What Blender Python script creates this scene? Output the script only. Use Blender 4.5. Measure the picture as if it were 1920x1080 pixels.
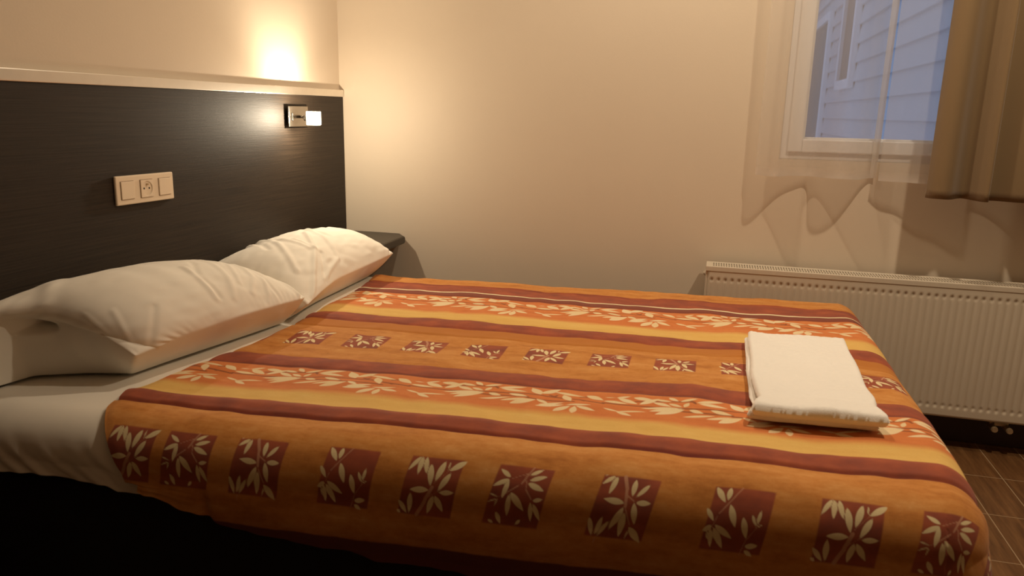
import bpy, bmesh, math, random
import numpy as np
from mathutils import Vector, Matrix, noise as mnoise

sc = bpy.context.scene
for o in list(bpy.data.objects):
    bpy.data.objects.remove(o, do_unlink=True)
COL = sc.collection
R = math.radians

# ------------------------------------------------------------------ camera
def make_camera():
    yaw, pit, rol = R(14.588), R(13.256), R(1.289)
    fw = Vector((-math.sin(yaw)*math.cos(pit), math.cos(yaw)*math.cos(pit), -math.sin(pit)))
    r = Vector((math.cos(yaw), math.sin(yaw), 0)); u = r.cross(fw)
    r2 = r*math.cos(rol) + u*math.sin(rol); u2 = -r*math.sin(rol) + u*math.cos(rol)
    cd = bpy.data.cameras.new('camera'); co = bpy.data.objects.new('camera', cd); COL.objects.link(co)
    m = Matrix((r2, u2, -fw)).transposed().to_4x4(); m.translation = Vector((1.464, -2.825, 1.129))
    co.matrix_world = m
    cd.sensor_width = 36.0; cd.lens = 1413.5*36/1920; cd.clip_start = 0.05
    cd.dof.use_dof = True; cd.dof.focus_distance = 2.5; cd.dof.aperture_fstop = 5.6
    sc.camera = co
make_camera()

# ------------------------------------------------------------------ world, lights, exposure
FLOOR = 0.02
CEIL = 2.5
w = bpy.data.worlds.new('dusk_sky'); sc.world = w; w.use_nodes = True
bg = w.node_tree.nodes['Background']
bg.inputs[0].default_value = (0.52, 0.66, 1.0, 1); bg.inputs[1].default_value = 0.58

LAMP_POS = (0.112, -0.415, 1.087)
CEILING_LAMPS = [((2.25, -1.05), 16.5, 'flat ceiling lamp above the foot of the bed'), ((1.22, -0.62), 10.5, 'flat ceiling lamp above the middle of the bed')]
def point_light(name, loc, power, col, rad):
    l = bpy.data.lights.new(name, 'POINT'); l.energy = power; l.color = col; l.shadow_soft_size = rad
    o = bpy.data.objects.new(name, l); COL.objects.link(o); o.location = loc
    return o
point_light('reading_bulb_light', LAMP_POS, 16.5, (1.0, 0.84, 0.61), 0.009)
def disc_light(name, loc, power, col, size):
    l = bpy.data.lights.new(name, 'AREA'); l.shape = 'DISK'; l.size = size; l.energy = power; l.color = col
    o = bpy.data.objects.new(name, l); COL.objects.link(o); o.location = loc
    return o
for (lx_, ly_), pw_, _ in CEILING_LAMPS:
    disc_light('ceiling_bulb_light', (lx_, ly_, CEIL-0.112), pw_, (1.0, 0.825, 0.60), 0.07)

sc.view_settings.view_transform = 'Standard'
sc.view_settings.look = 'None'
sc.view_settings.gamma = 1.0
sc.view_settings.use_curve_mapping = False
sc.view_settings.exposure = 0.10
sc.render.film_transparent = False

# ------------------------------------------------------------------ helpers
def s2l(r, g, b):
    f = lambda c: (c/255/12.92) if c/255 <= 0.04045 else ((c/255+0.055)/1.055)**2.4
    return (f(r), f(g), f(b), 1)

class NT:
    """small node-tree writer"""
    def __init__(self, name):
        self.m = bpy.data.materials.new(name); self.m.use_nodes = True
        self.t = self.m.node_tree; self.p = self.t.nodes['Principled BSDF']; self.out = self.t.nodes['Material Output']
    def n(self, typ, **kw):
        nd = self.t.nodes.new(typ)
        for k, v in kw.items(): setattr(nd, k, v)
        return nd
    def link(self, a, b): self.t.links.new(a, b)
    def val(self, sock, v):
        if hasattr(v, 'is_linked') or isinstance(v, bpy.types.NodeSocket): self.link(v, sock)
        else: sock.default_value = v
    def math(self, op, a, b=0.0, c=None, clamp=False):
        nd = self.n('ShaderNodeMath', operation=op, use_clamp=clamp)
        self.val(nd.inputs[0], a); self.val(nd.inputs[1], b)
        if c is not None: self.val(nd.inputs[2], c)
        return nd.outputs[0]
    def mix(self, fac, a, b, mode='MIX'):
        nd = self.n('ShaderNodeMix', data_type='RGBA', blend_type=mode)
        self.val(nd.inputs[0], fac); self.val(nd.inputs[6], a); self.val(nd.inputs[7], b)
        return nd.outputs[2]
    def coord(self, which='Object', scale=(1, 1, 1), rot=(0, 0, 0)):
        tc = self.n('ShaderNodeTexCoord'); mp = self.n('ShaderNodeMapping')
        mp.inputs['Scale'].default_value = scale; mp.inputs['Rotation'].default_value = rot
        self.link(tc.outputs[which], mp.inputs[0]); return mp.outputs[0]
    def noise(self, vec, scale, detail=4, rough=0.5):
        nd = self.n('ShaderNodeTexNoise'); self.link(vec, nd.inputs['Vector'])
        nd.inputs['Scale'].default_value = scale; nd.inputs['Detail'].default_value = detail; nd.inputs['Roughness'].default_value = rough
        return nd.outputs['Fac']
    def ramp(self, fac, stops):
        nd = self.n('ShaderNodeValToRGB'); self.link(fac, nd.inputs[0])
        e = nd.color_ramp.elements
        while len(e) < len(stops): e.new(0.5)
        for el, (p, c) in zip(e, stops): el.position = p; el.color = c
        return nd.outputs[0]
    def bump(self, h, strength, dist=0.001):
        nd = self.n('ShaderNodeBump'); nd.inputs['Strength'].default_value = strength; nd.inputs['Distance'].default_value = dist
        self.link(h, nd.inputs['Height']); self.link(nd.outputs[0], self.p.inputs['Normal'])
    def base(self, c): self.val(self.p.inputs['Base Color'], c)
    def set(self, **kw):
        for k, v in kw.items(): self.p.inputs[k.replace('_', ' ')].default_value = v

def simple(name, col, rough=0.6, metal=0.0, spec=0.5, noise_amt=0.0, nscale=60, bump=0.0, bscale=400, bdist=0.0006, sheen=0.0):
    t = NT(name); c = col
    if noise_amt:
        f = t.noise(t.coord(), nscale, 5)
        k = 1-noise_amt
        dark = (col[0]*k, col[1]*k, col[2]*k, 1)
        c = t.mix(f, dark, (min(1, col[0]*(1+noise_amt)), min(1, col[1]*(1+noise_amt)), min(1, col[2]*(1+noise_amt)), 1))
    t.base(c); t.set(Roughness=rough, Metallic=metal)
    t.p.inputs['Specular IOR Level'].default_value = spec
    if sheen: t.p.inputs['Sheen Weight'].default_value = sheen
    if bump: t.bump(t.noise(t.coord(), bscale, 3), bump, bdist)
    return t.m

def link_mesh(name, verts, faces, mat, parent=None, smooth=False):
    me = bpy.data.meshes.new(name)
    me.from_pydata([tuple(v) for v in verts], [], [tuple(f) for f in faces]); me.update()
    if smooth:
        me.polygons.foreach_set('use_smooth', [True]*len(me.polygons))
    o = bpy.data.objects.new(name, me); COL.objects.link(o)
    if mat: me.materials.append(mat)
    if parent is not None: o.parent = parent
    return o

def obj(name, bm, mat, parent=None, smooth=False):
    me = bpy.data.meshes.new(name)
    bmesh.ops.recalc_face_normals(bm, faces=bm.faces)
    bm.to_mesh(me); bm.free()
    if smooth: me.polygons.foreach_set('use_smooth', [True]*len(me.polygons))
    o = bpy.data.objects.new(name, me); COL.objects.link(o)
    if mat: me.materials.append(mat)
    if parent is not None: o.parent = parent
    return o

def bx(bm, x0, x1, y0, y1, z0, z1, bevel=0.0, seg=2, M=None):
    r = bmesh.ops.create_cube(bm, size=1.0)
    vs = r['verts']
    for v in vs:
        v.co = Vector(((x0+x1)/2+v.co.x*(x1-x0), (y0+y1)/2+v.co.y*(y1-y0), (z0+z1)/2+v.co.z*(z1-z0)))
    if bevel:
        es = list({e for v in vs for e in v.link_edges})
        b = bmesh.ops.bevel(bm, geom=es, offset=bevel, segments=seg, affect='EDGES', profile=0.5)
        vs = list({v for f in b['faces'] for v in f.verts} | {v for v in vs if v.is_valid})
    if M is not None:
        for v in vs: v.co = M @ v.co
    return vs

def box(name, x0, x1, y0, y1, z0, z1, mat, parent=None, bevel=0.0, seg=2, smooth=False):
    bm = bmesh.new(); bx(bm, x0, x1, y0, y1, z0, z1, bevel, seg)
    return obj(name, bm, mat, parent, smooth)

def cyl(bm, p0, p1, r0, r1=None, n=20):
    p0, p1 = Vector(p0), Vector(p1); r1 = r0 if r1 is None else r1
    d = p1-p0; q = d.to_track_quat('Z', 'Y').to_matrix().to_4x4()
    q.translation = (p0+p1)/2
    bmesh.ops.create_cone(bm, cap_ends=True, segments=n, radius1=r0, radius2=r1, depth=d.length, matrix=q)

def empty(name, loc=(0, 0, 0)):
    o = bpy.data.objects.new(name, None); COL.objects.link(o); o.location = (0, 0, 0)
    o.empty_display_size = 0.05
    return o

def tag(o, label=None, cat=None, group=None, kind=None):
    if label: o['label'] = label
    if cat: o['category'] = cat
    if group: o['group'] = group
    if kind: o['kind'] = kind
    return o

def structure(o): o['kind'] = 'structure'; return o

# ------------------------------------------------------------------ materials
def mat_wall():
    t = NT('painted_plaster')
    f = t.noise(t.coord(), 3.0, 3)
    t.base(t.mix(f, (0.68, 0.575, 0.455, 1), (0.72, 0.61, 0.48, 1)))
    t.set(Roughness=0.55); t.p.inputs['Specular IOR Level'].default_value = 0.3
    t.bump(t.noise(t.coord(), 160, 4), 0.18, 0.001)
    return t.m

def mat_floor():
    t = NT('wood_look_tile')
    tc = t.n('ShaderNodeTexCoord'); sep = t.n('ShaderNodeSeparateXYZ'); t.link(tc.outputs['Object'], sep.inputs[0])
    x, y = sep.outputs[0], sep.outputs[1]
    def line(v, off, pitch, wd):
        a = t.math('ADD', v, -off); a = t.math('DIVIDE', a, pitch); a = t.math('FRACT', a)
        a = t.math('ABSOLUTE', t.math('SUBTRACT', a, 0.5)); a = t.math('SUBTRACT', 0.5, a)
        return t.math('LESS_THAN', t.math('MULTIPLY', a, pitch), wd)
    lx = line(x, 2.435, 0.1215, 0.0016)
    ly = line(y, -0.553, 0.262, 0.0014)
    g = t.math('MAXIMUM', lx, ly)
    ix = t.math('FLOOR', t.math('DIVIDE', t.math('ADD', x, -2.435), 0.1215))
    wn = t.n('ShaderNodeTexWhiteNoise', noise_dimensions='1D'); t.link(ix, wn.inputs['W'])
    gr = t.noise(t.coord(scale=(60, 5, 1)), 1.0, 6, 0.65)
    c = t.ramp(gr, [(0.3, (0.085, 0.036, 0.012, 1)), (0.5, (0.15, 0.068, 0.024, 1)), (0.72, (0.23, 0.112, 0.042, 1))])
    c = t.mix(t.math('MULTIPLY', wn.outputs['Value'], 0.35), c, (0.07, 0.03, 0.012, 1))
    c = t.mix(g, c, (0.36, 0.25, 0.15, 1))
    t.base(c); t.set(Roughness=0.42)
    t.bump(gr, 0.15, 0.001)
    return t.m

def mat_wenge(name, dark, light, rough):
    t = NT(name)
    f = t.noise(t.coord(scale=(60, 3.5, 260)), 1.0, 6, 0.7)
    t.base(t.ramp(f, [(0.3, dark), (0.62, light)]))
    f2 = t.noise(t.coord(scale=(60, 6, 420)), 1.0, 5, 0.7)
    t.bump(f2, 0.55, 0.0009)
    t.p.inputs['Roughness'].default_value = rough
    t.p.inputs['Specular IOR Level'].default_value = 0.32
    return t.m

def mat_cloth(name, col, rough=0.85, weave=900, bump=0.25, sheen=0.15, subsurf=0.0):
    t = NT(name)
    f = t.noise(t.coord(), 9, 4)
    t.base(t.mix(f, (col[0]*0.95, col[1]*0.95, col[2]*0.95, 1), col))
    t.set(Roughness=rough); t.p.inputs['Specular IOR Level'].default_value = 0.2
    t.p.inputs['Sheen Weight'].default_value = sheen
    t.bump(t.noise(t.coord(), weave, 3), bump, 0.0006)
    return t.m

def mat_sheer():
    t = NT('sheer_voile')
    tr = t.n('ShaderNodeBsdfTransparent')
    df = t.n('ShaderNodeBsdfDiffuse'); df.inputs[0].default_value = (0.80, 0.74, 0.68, 1)
    tl = t.n('ShaderNodeBsdfTranslucent'); tl.inputs[0].default_value = (0.82, 0.78, 0.74, 1)
    a = t.n('ShaderNodeMixShader'); a.inputs[0].default_value = 0.45; t.link(df.outputs[0], a.inputs[1]); t.link(tl.outputs[0], a.inputs[2])
    # the cloth closes up where it is seen at a slant
    lw = t.n('ShaderNodeLayerWeight'); lw.inputs[0].default_value = 0.35
    f = t.math('ADD', t.math('MULTIPLY', lw.outputs['Facing'], 0.20), 0.35, clamp=True)
    at = t.n('ShaderNodeAttribute', attribute_name='hem'); hm = t.math('MULTIPLY', at.outputs['Fac'], 0.45)
    f = t.math('ADD', f, hm, clamp=True)
    b = t.n('ShaderNodeMixShader'); t.link(f, b.inputs[0]); t.link(tr.outputs[0], b.inputs[1]); t.link(a.outputs[0], b.inputs[2])
    t.link(b.outputs[0], t.out.inputs[0])
    return t.m

def mat_glass_pane():
    t = NT('window_glass')
    tr = t.n('ShaderNodeBsdfTransparent'); gl = t.n('ShaderNodeBsdfGlossy'); gl.inputs['Roughness'].default_value = 0.02
    fr = t.n('ShaderNodeFresnel'); fr.inputs[0].default_value = 1.45
    b = t.n('ShaderNodeMixShader'); t.link(fr.outputs[0], b.inputs[0]); t.link(tr.outputs[0], b.inputs[1]); t.link(gl.outputs[0], b.inputs[2])
    t.link(b.outputs[0], t.out.inputs[0]); return t.m

def mat_lit_glass():
    t = NT('lit_glass_cube')
    tr = t.n('ShaderNodeBsdfTransparent'); tr.inputs[0].default_value = (0.9, 0.9, 0.9, 1); em = t.n('ShaderNodeEmission'); em.inputs[0].default_value = (1, 0.86, 0.62, 1); em.inputs[1].default_value = 7
    b = t.n('ShaderNodeMixShader'); b.inputs[0].default_value = 0.55
    t.link(tr.outputs[0], b.inputs[1]); t.link(em.outputs[0], b.inputs[2]); t.link(b.outputs[0], t.out.inputs[0]); return t.m

def mat_emit(name, col, s):
    t = NT(name); t.base(col); t.p.inputs['Emission Color'].default_value = col; t.p.inputs['Emission Strength'].default_value = s
    return t.m

OCHRE = (0.59, 0.232, 0.046, 1); OCHRE_D = (0.50, 0.175, 0.028, 1); RED = (0.315, 0.068, 0.036, 1); RED_D = (0.21, 0.05, 0.035, 1)
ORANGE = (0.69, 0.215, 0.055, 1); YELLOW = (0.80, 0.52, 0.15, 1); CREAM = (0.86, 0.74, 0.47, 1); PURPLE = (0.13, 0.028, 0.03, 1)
def mat_spread():
    t = NT('printed_bedspread_cotton')
    uv = t.n('ShaderNodeUVMap', uv_map='print'); sep = t.n('ShaderNodeSeparateXYZ'); t.link(uv.outputs[0], sep.inputs[0])
    u, q = sep.outputs[0], sep.outputs[1]
    def mapped(sx, sy):
        mp = t.n('ShaderNodeMapping'); mp.inputs['Scale'].default_value = (sx, sy, 1); t.link(uv.outputs[0], mp.inputs[0]); return mp.outputs[0]
    wob = t.math('MULTIPLY', t.math('SUBTRACT', t.noise(mapped(6, 2), 1.0, 5, 0.6), 0.5), 0.016)
    qq = t.math('ADD', q, wob)
    def step(b, wd=0.004):
        return t.math('ADD', t.math('DIVIDE', t.math('SUBTRACT', qq, b), wd), 0.5, clamp=True)
    wash = t.math('ADD', t.math('MULTIPLY', t.noise(mapped(5, 24), 1.0, 6, 0.62), 0.62), t.math('MULTIPLY', t.noise(mapped(38, 60), 1.0, 5, 0.7), 0.38))
    blot = t.noise(mapped(14, 22), 1.0, 5, 0.6)
    fine = t.noise(mapped(260, 300), 1.0, 3, 0.6)
    ochre = t.ramp(wash, [(0.34, (0.42, 0.140, 0.020, 1)), (0.48, OCHRE), (0.58, (0.66, 0.295, 0.075, 1)), (0.70, (0.76, 0.40, 0.14, 1))])
    red = t.ramp(blot, [(0.3, (0.22, 0.050, 0.036, 1)), (0.5, RED), (0.7, (0.42, 0.095, 0.040, 1))])
    orange = t.ramp(wash, [(0.3, (0.58, 0.150, 0.035, 1)), (0.55, ORANGE), (0.75, (0.77, 0.30, 0.10, 1))])
    yellow = t.ramp(wash, [(0.3, (0.74, 0.44, 0.11, 1)), (0.6, YELLOW), (0.8, (0.84, 0.62, 0.26, 1))])
    segs = [(0.390, red), (0.491, CREAM), (0.502, RED_D), (0.545, orange), (0.747, yellow), (0.825, red), (0.900, OCHRE_D), (0.962, ochre),
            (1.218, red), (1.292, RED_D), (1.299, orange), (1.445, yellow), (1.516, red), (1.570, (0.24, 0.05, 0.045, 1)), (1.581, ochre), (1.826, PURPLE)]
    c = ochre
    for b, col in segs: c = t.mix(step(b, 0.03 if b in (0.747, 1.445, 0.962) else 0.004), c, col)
    def att(name):
        a = t.n('ShaderNodeAttribute', attribute_name=name); s = t.n('ShaderNodeSeparateColor'); t.link(a.outputs['Color'], s.inputs[0]); return s.outputs
    A, B = att('print_a'), att('print_b')
    def inside(sd, wd=0.0012): return t.math('SUBTRACT', 0.5, t.math('DIVIDE', sd, wd), clamp=True)
    c = t.mix(t.math('MULTIPLY', inside(B[1], 0.0025), 0.85), c, (0.20, 0.055, 0.022, 1))
    lf = t.mix(blot, (0.80, 0.56, 0.25, 1), (0.90, 0.80, 0.56, 1))
    vfade = t.math('SUBTRACT', 1.0, t.math('MULTIPLY', B[2], 0.6), clamp=True)
    c = t.mix(t.math('MULTIPLY', inside(B[0], 0.002), vfade), c, lf)
    c = t.mix(inside(A[1], 0.003), c, red)
    c = t.mix(t.math('MULTIPLY', inside(A[2]), 0.8), c, (0.62, 0.33, 0.20, 1))
    c = t.mix(inside(A[0]), c, (0.84, 0.70, 0.40, 1))
    c = t.mix(t.math('MULTIPLY', fine, 0.22), c, (0.3, 0.12, 0.04, 1))
    t.base(c); t.set(Roughness=0.8); t.p.inputs['Specular IOR Level'].default_value = 0.22
    t.p.inputs['Sheen Weight'].default_value = 0.1
    t.bump(t.noise(mapped(700, 700), 1.0, 2), 0.25, 0.0005)
    return t.m

M_WALL = mat_wall(); M_FLOOR = mat_floor()
M_CEIL = simple('ceiling_paint', (0.82, 0.75, 0.65, 1), 0.8, noise_amt=0.02)
M_DARKWALL = simple('low_bounce_wall_paint', (0.06, 0.042, 0.028, 1), 0.8, noise_amt=0.03, nscale=4)  # unseen wall, made near-black to cut bounce onto the bed's near side
M_WENGE = mat_wenge('wenge_laminate', (0.010, 0.0062, 0.0036, 1), (0.030, 0.019, 0.0115, 1), 0.58)
M_SHELF = simple('shelf_laminate', (0.030, 0.022, 0.015, 1), 0.38, noise_amt=0.3, nscale=150)
M_ALU = simple('brushed_aluminium', (0.78, 0.75, 0.70, 1), 0.34, 1.0, noise_amt=0.06, nscale=30)
M_STEEL = simple('brushed_steel', (0.42, 0.39, 0.35, 1), 0.24, 1.0, noise_amt=0.05, nscale=80)
M_BLACK = simple('black_plastic', (0.012, 0.010, 0.009, 1), 0.45, noise_amt=0.2)
M_PLATE = simple('ivory_plastic', (0.80, 0.66, 0.50, 1), 0.38, noise_amt=0.03)
M_HOLE = simple('socket_hole', (0.02, 0.015, 0.01, 1), 0.8, noise_amt=0.1)
M_RAD = simple('radiator_enamel', (0.62, 0.54, 0.43, 1), 0.40, noise_amt=0.02, nscale=8)
M_PVC = simple('white_pvc', (0.80, 0.78, 0.78, 1), 0.35, noise_amt=0.02)
M_BRASS = simple('valve_nickel', (0.55, 0.45, 0.30, 1), 0.4, 0.8, noise_amt=0.1)
M_BED = simple('black_bed_base_fabric', (0.010, 0.008, 0.007, 1), 0.9, noise_amt=0.2)
M_MATTRESS = mat_cloth('mattress_ticking', (0.62, 0.57, 0.48, 1))
M_SHEET = mat_cloth('white_sheet_cotton', (0.87, 0.81, 0.71, 1), bump=0.12)
M_PILLOW = mat_cloth('white_pillowcase_cotton', (0.90, 0.845, 0.75, 1), bump=0.10)
M_TOWEL = mat_cloth('white_terry', (0.94, 0.90, 0.84, 1), 0.95, 420, 0.9, 0.35)
M_DRAPE = mat_cloth('tan_drape_velour', (0.215, 0.142, 0.072, 1), 0.85, 700, 0.2, 0.25)
M_SHEER = mat_sheer(); M_PANE = mat_glass_pane(); M_LIT = mat_lit_glass()
M_SIDING = simple('painted_siding', (0.56, 0.57, 0.60, 1), 0.7, noise_amt=0.06, nscale=5)
M_SIDTRIM = simple('painted_trim_white', (0.74, 0.74, 0.76, 1), 0.6, noise_amt=0.03)
M_DARKGLASS = simple('dark_window_glass', (0.11, 0.085, 0.075, 1), 0.25, noise_amt=0.1)
M_SPREAD = mat_spread()

# ------------------------------------------------------------------ room shell
RX = 3.3; RY = -6.0
WX0, WX1, WZ0, WZ1 = 1.685, 2.78, 0.985, 2.12
structure(box('floor', -0.15, RX+0.15, RY-0.15, 0.15, FLOOR-0.12, FLOOR, M_FLOOR))
structure(box('ceiling', -0.15, RX+0.15, RY-0.15, 0.15, CEIL, CEIL+0.12, M_CEIL))
structure(box('wall_left', -0.15, 0, RY, 0.0, FLOOR, CEIL, M_WALL))
structure(box('wall_right', RX, RX+0.15, RY, 0.0, FLOOR, CEIL, M_WALL))
structure(box('wall_front', -0.15, RX+0.15, RY-0.15, RY, FLOOR, CEIL, M_DARKWALL))
bm = bmesh.new()
bx(bm, -0.15, WX0, 0, 0.15, FLOOR, CEIL); bx(bm, WX1, RX+0.15, 0, 0.15, FLOOR, CEIL)
bx(bm, WX0, WX1, 0, 0.15, FLOOR, WZ0); bx(bm, WX0, WX1, 0, 0.15, WZ1, CEIL)
structure(obj('wall_back', bm, M_WALL))

structure(box('baseboard_back', 0.001, RX-0.001, -0.014, -0.0005, FLOOR, 0.150, simple('dark_baseboard', (0.035, 0.014, 0.010, 1), 0.5, noise_amt=0.1), None, 0.002))

# window set flush with the inner face of the wall
win = structure(empty('window_1'))
def frame_bars(name, x0, x1, z0, z1, wd, y0, y1, mat, parent, bev):
    bm = bmesh.new()
    bx(bm, x0, x0+wd, y0, y1, z0, z1, bev); bx(bm, x1-wd, x1, y0, y1, z0, z1, bev)
    bx(bm, x0+wd, x1-wd, y0, y1, z0, z0+wd, bev); bx(bm, x0+wd, x1-wd, y0, y1, z1-wd, z1, bev)
    return obj(name, bm, mat, parent)
frame_bars('window_frame', WX0, WX1, WZ0, WZ1, 0.032, 0.002, 0.07, M_PVC, win, 0.003)
xm = (WX0+WX1)/2
for x0, x1 in ((WX0+0.024, WX1-0.024),):
    s = frame_bars('window_sash', x0, x1, WZ0+0.024, WZ1-0.024, 0.046, -0.010, 0.055, M_PVC, win, 0.004)
    bead = frame_bars('glazing_bead', x0+0.044, x1-0.044, WZ0+0.066, WZ1-0.066, 0.010, 0.012, 0.04, M_PVC, s, 0.002)
    box('window_pane', x0+0.05, x1-0.05, 0.036, 0.042, WZ0+0.07, WZ1-0.07, M_PANE, s)

# ------------------------------------------------------------------ neighbouring house seen through the glass
nh = empty('neighbour_house')
tag(nh, 'house wall of pale overlapping weatherboards seen through the window', 'house')
def siding_wall():
    X = 2.70; pitch = 0.172; z0 = -0.6; n = 24
    vs, fs = [], []
    for k in range(n):
        a = z0+k*pitch; b = a+pitch
        i = len(vs)
        vs += [(X-0.029, 0.18, a), (X-0.029, 8.9, a), (X-0.002, 0.18, b), (X-0.002, 8.9, b), (X, 0.18, a), (X, 8.9, a)]
        fs += [(i, i+1, i+3, i+2), (i+4, i+5, i+1, i)]
    i = len(vs); zt = z0+n*pitch
    vs += [(X, 0.18, z0), (X, 8.9, z0), (X, 8.9, zt), (X, 0.18, zt), (X+0.2, 0.18, z0), (X+0.2, 8.9, z0), (X+0.2, 8.9, zt), (X+0.2, 0.18, zt)]
    fs += [(i+4, i+5, i+6, i+7), (i, i+3, i+7, i+4), (i+1, i+2, i+6, i+5), (i+3, i+2, i+6, i+7)]
    link_mesh('siding', vs, fs, M_SIDING, nh)
    for y0, y1, z0, z1 in ((5.25, 5.95, 1.50, 2.35), (7.15, 8.6, 0.85, 2.25)):
        f = frame_bars_x('house_window', X-0.068, X-0.012, y0-0.09, y1+0.09, z0-0.09, z1+0.09, 0.09, M_SIDTRIM, nh)
        box('house_window_pane', X-0.034, X-0.026, y0, y1, z0, z1, M_DARKGLASS, f)
def frame_bars_x(name, x0, x1, y0, y1, z0, z1, wd, mat, parent):
    bm = bmesh.new()
    bx(bm, x0, x1, y0, y0+wd, z0, z1, 0.004); bx(bm, x0, x1, y1-wd, y1, z0, z1, 0.004)
    bx(bm, x0, x1, y0+wd, y1-wd, z0, z0+wd, 0.004); bx(bm, x0, x1, y0+wd, y1-wd, z1-wd, z1, 0.004)
    return obj(name, bm, mat, parent)
siding_wall()
box('end_wall', -2.5, 2.70, 8.9, 9.1, -0.6, 3.36, M_SIDING, nh)

# ------------------------------------------------------------------ headboard, shelf, lamp, switch plate
hb = empty('headboard'); tag(hb, 'wide dark brown wood-grain headboard panel with a metal top trim, behind the pillows', 'headboard')
HX = 0.015; HZ = 1.166
box('panel', 0.001, HX, -2.75, -0.003, FLOOR, HZ, M_WENGE, hb, 0.001, 1)
tr = box('trim', 0.001, HX+0.005, -2.75, -0.002, HZ, HZ+0.027, M_ALU, hb, 0.002)
tag(tr, 'brushed aluminium top trim')

def shelf():
    bm = bmesh.new()
    pts = [(HX, -0.002), (0.256, -0.002), (0.296, -0.052), (0.296, -0.25), (0.256, -0.295), (HX, -0.295)]
    n = len(pts); t0, t1 = 0.600, 0.631
    rings = []
    for z, off in ((t0, 0.006), (t0+0.003, 0.0015), (t0+0.008, 0), (t1-0.008, 0), (t1-0.003, 0.0015), (t1, 0.006)):
        ring = []
        for i, (x, y) in enumerate(pts):
            cx, cy = 0.14, -0.148
            fx = x if x == HX else x - off*(1 if x > cx else -1)
            fy = y if (y > -0.01) else y + (off if y < cy else -off if i == 2 else 0)
            ring.append(bm.verts.new((fx, fy, z)))
        rings.append(ring)
    for a, b in zip(rings, rings[1:]):
        for i in range(n): bm.faces.new((a[i], a[(i+1) % n], b[(i+1) % n], b[i]))
    bm.faces.new(rings[-1]); bm.faces.new(list(reversed(rings[0])))
    o = obj('bedside_shelf', bm, M_SHELF)
    tag(o, 'small dark corner shelf with clipped corners fixed below the reading lamp', 'shelf')
shelf()

def reading_lamp():
    L = empty('reading_lamp'); tag(L, 'lit reading lamp with glowing glass cube on a square metal plate', 'lamp')
    box('mounting_block', HX, 0.027, -0.420, -0.325, 1.064, 1.119, M_BLACK, L, 0.002)
    p = box('back_plate', 0.027, 0.032, -0.438, -0.308, 1.0565, 1.1265, M_STEEL, L, 0.0012)
    b = bmesh.new(); bx(b, 0.032, 0.0355, -0.420, -0.400, 1.077, 1.104, 0.001)
    obj('rocker_switch', b, M_STEEL, p)
    b = bmesh.new(); cyl(b, (0.032, -0.362, 1.0905), (0.060, -0.386, 1.0905), 0.0055); cyl(b, (0.060, -0.386, 1.0905), (0.088, -0.410, 1.089), 0.0050)
    obj('lamp_arm', b, M_STEEL, L, True)
    b = bmesh.new(); cyl(b, (0.076, -0.4, 1.087), (0.089, -0.4102, 1.087), 0.0115); obj('bulb_holder', b, M_STEEL, L, True)
    b = bmesh.new(); bx(b, 0.094, 0.134, -0.435, -0.397, 1.0635, 1.1115, 0.004, 2)
    bmesh.ops.delete(b, geom=[f for f in b.faces if f.normal.z > 0.9 and f.calc_center_median().z > 1.11], context='FACES')   # open at the top
    obj('glass_cube', b, M_LIT, L)
    b = bmesh.new(); cyl(b, (0.098, -0.415, 1.087), (0.124, -0.415, 1.087), 0.004, 0.003, 10)
    t = NT('halogen_filament'); t.base((1, 0.9, 0.7, 1)); tb = t.n('ShaderNodeBsdfTransparent'); em = t.n('ShaderNodeEmission'); em.inputs[0].default_value = (1, 0.86, 0.6, 1); em.inputs[1].default_value = 30
    ad = t.n('ShaderNodeAddShader'); t.link(tb.outputs[0], ad.inputs[0]); t.link(em.outputs[0], ad.inputs[1]); t.link(ad.outputs[0], t.out.inputs[0])
    obj('bulb', b, t.m, L, True)
reading_lamp()

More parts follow.
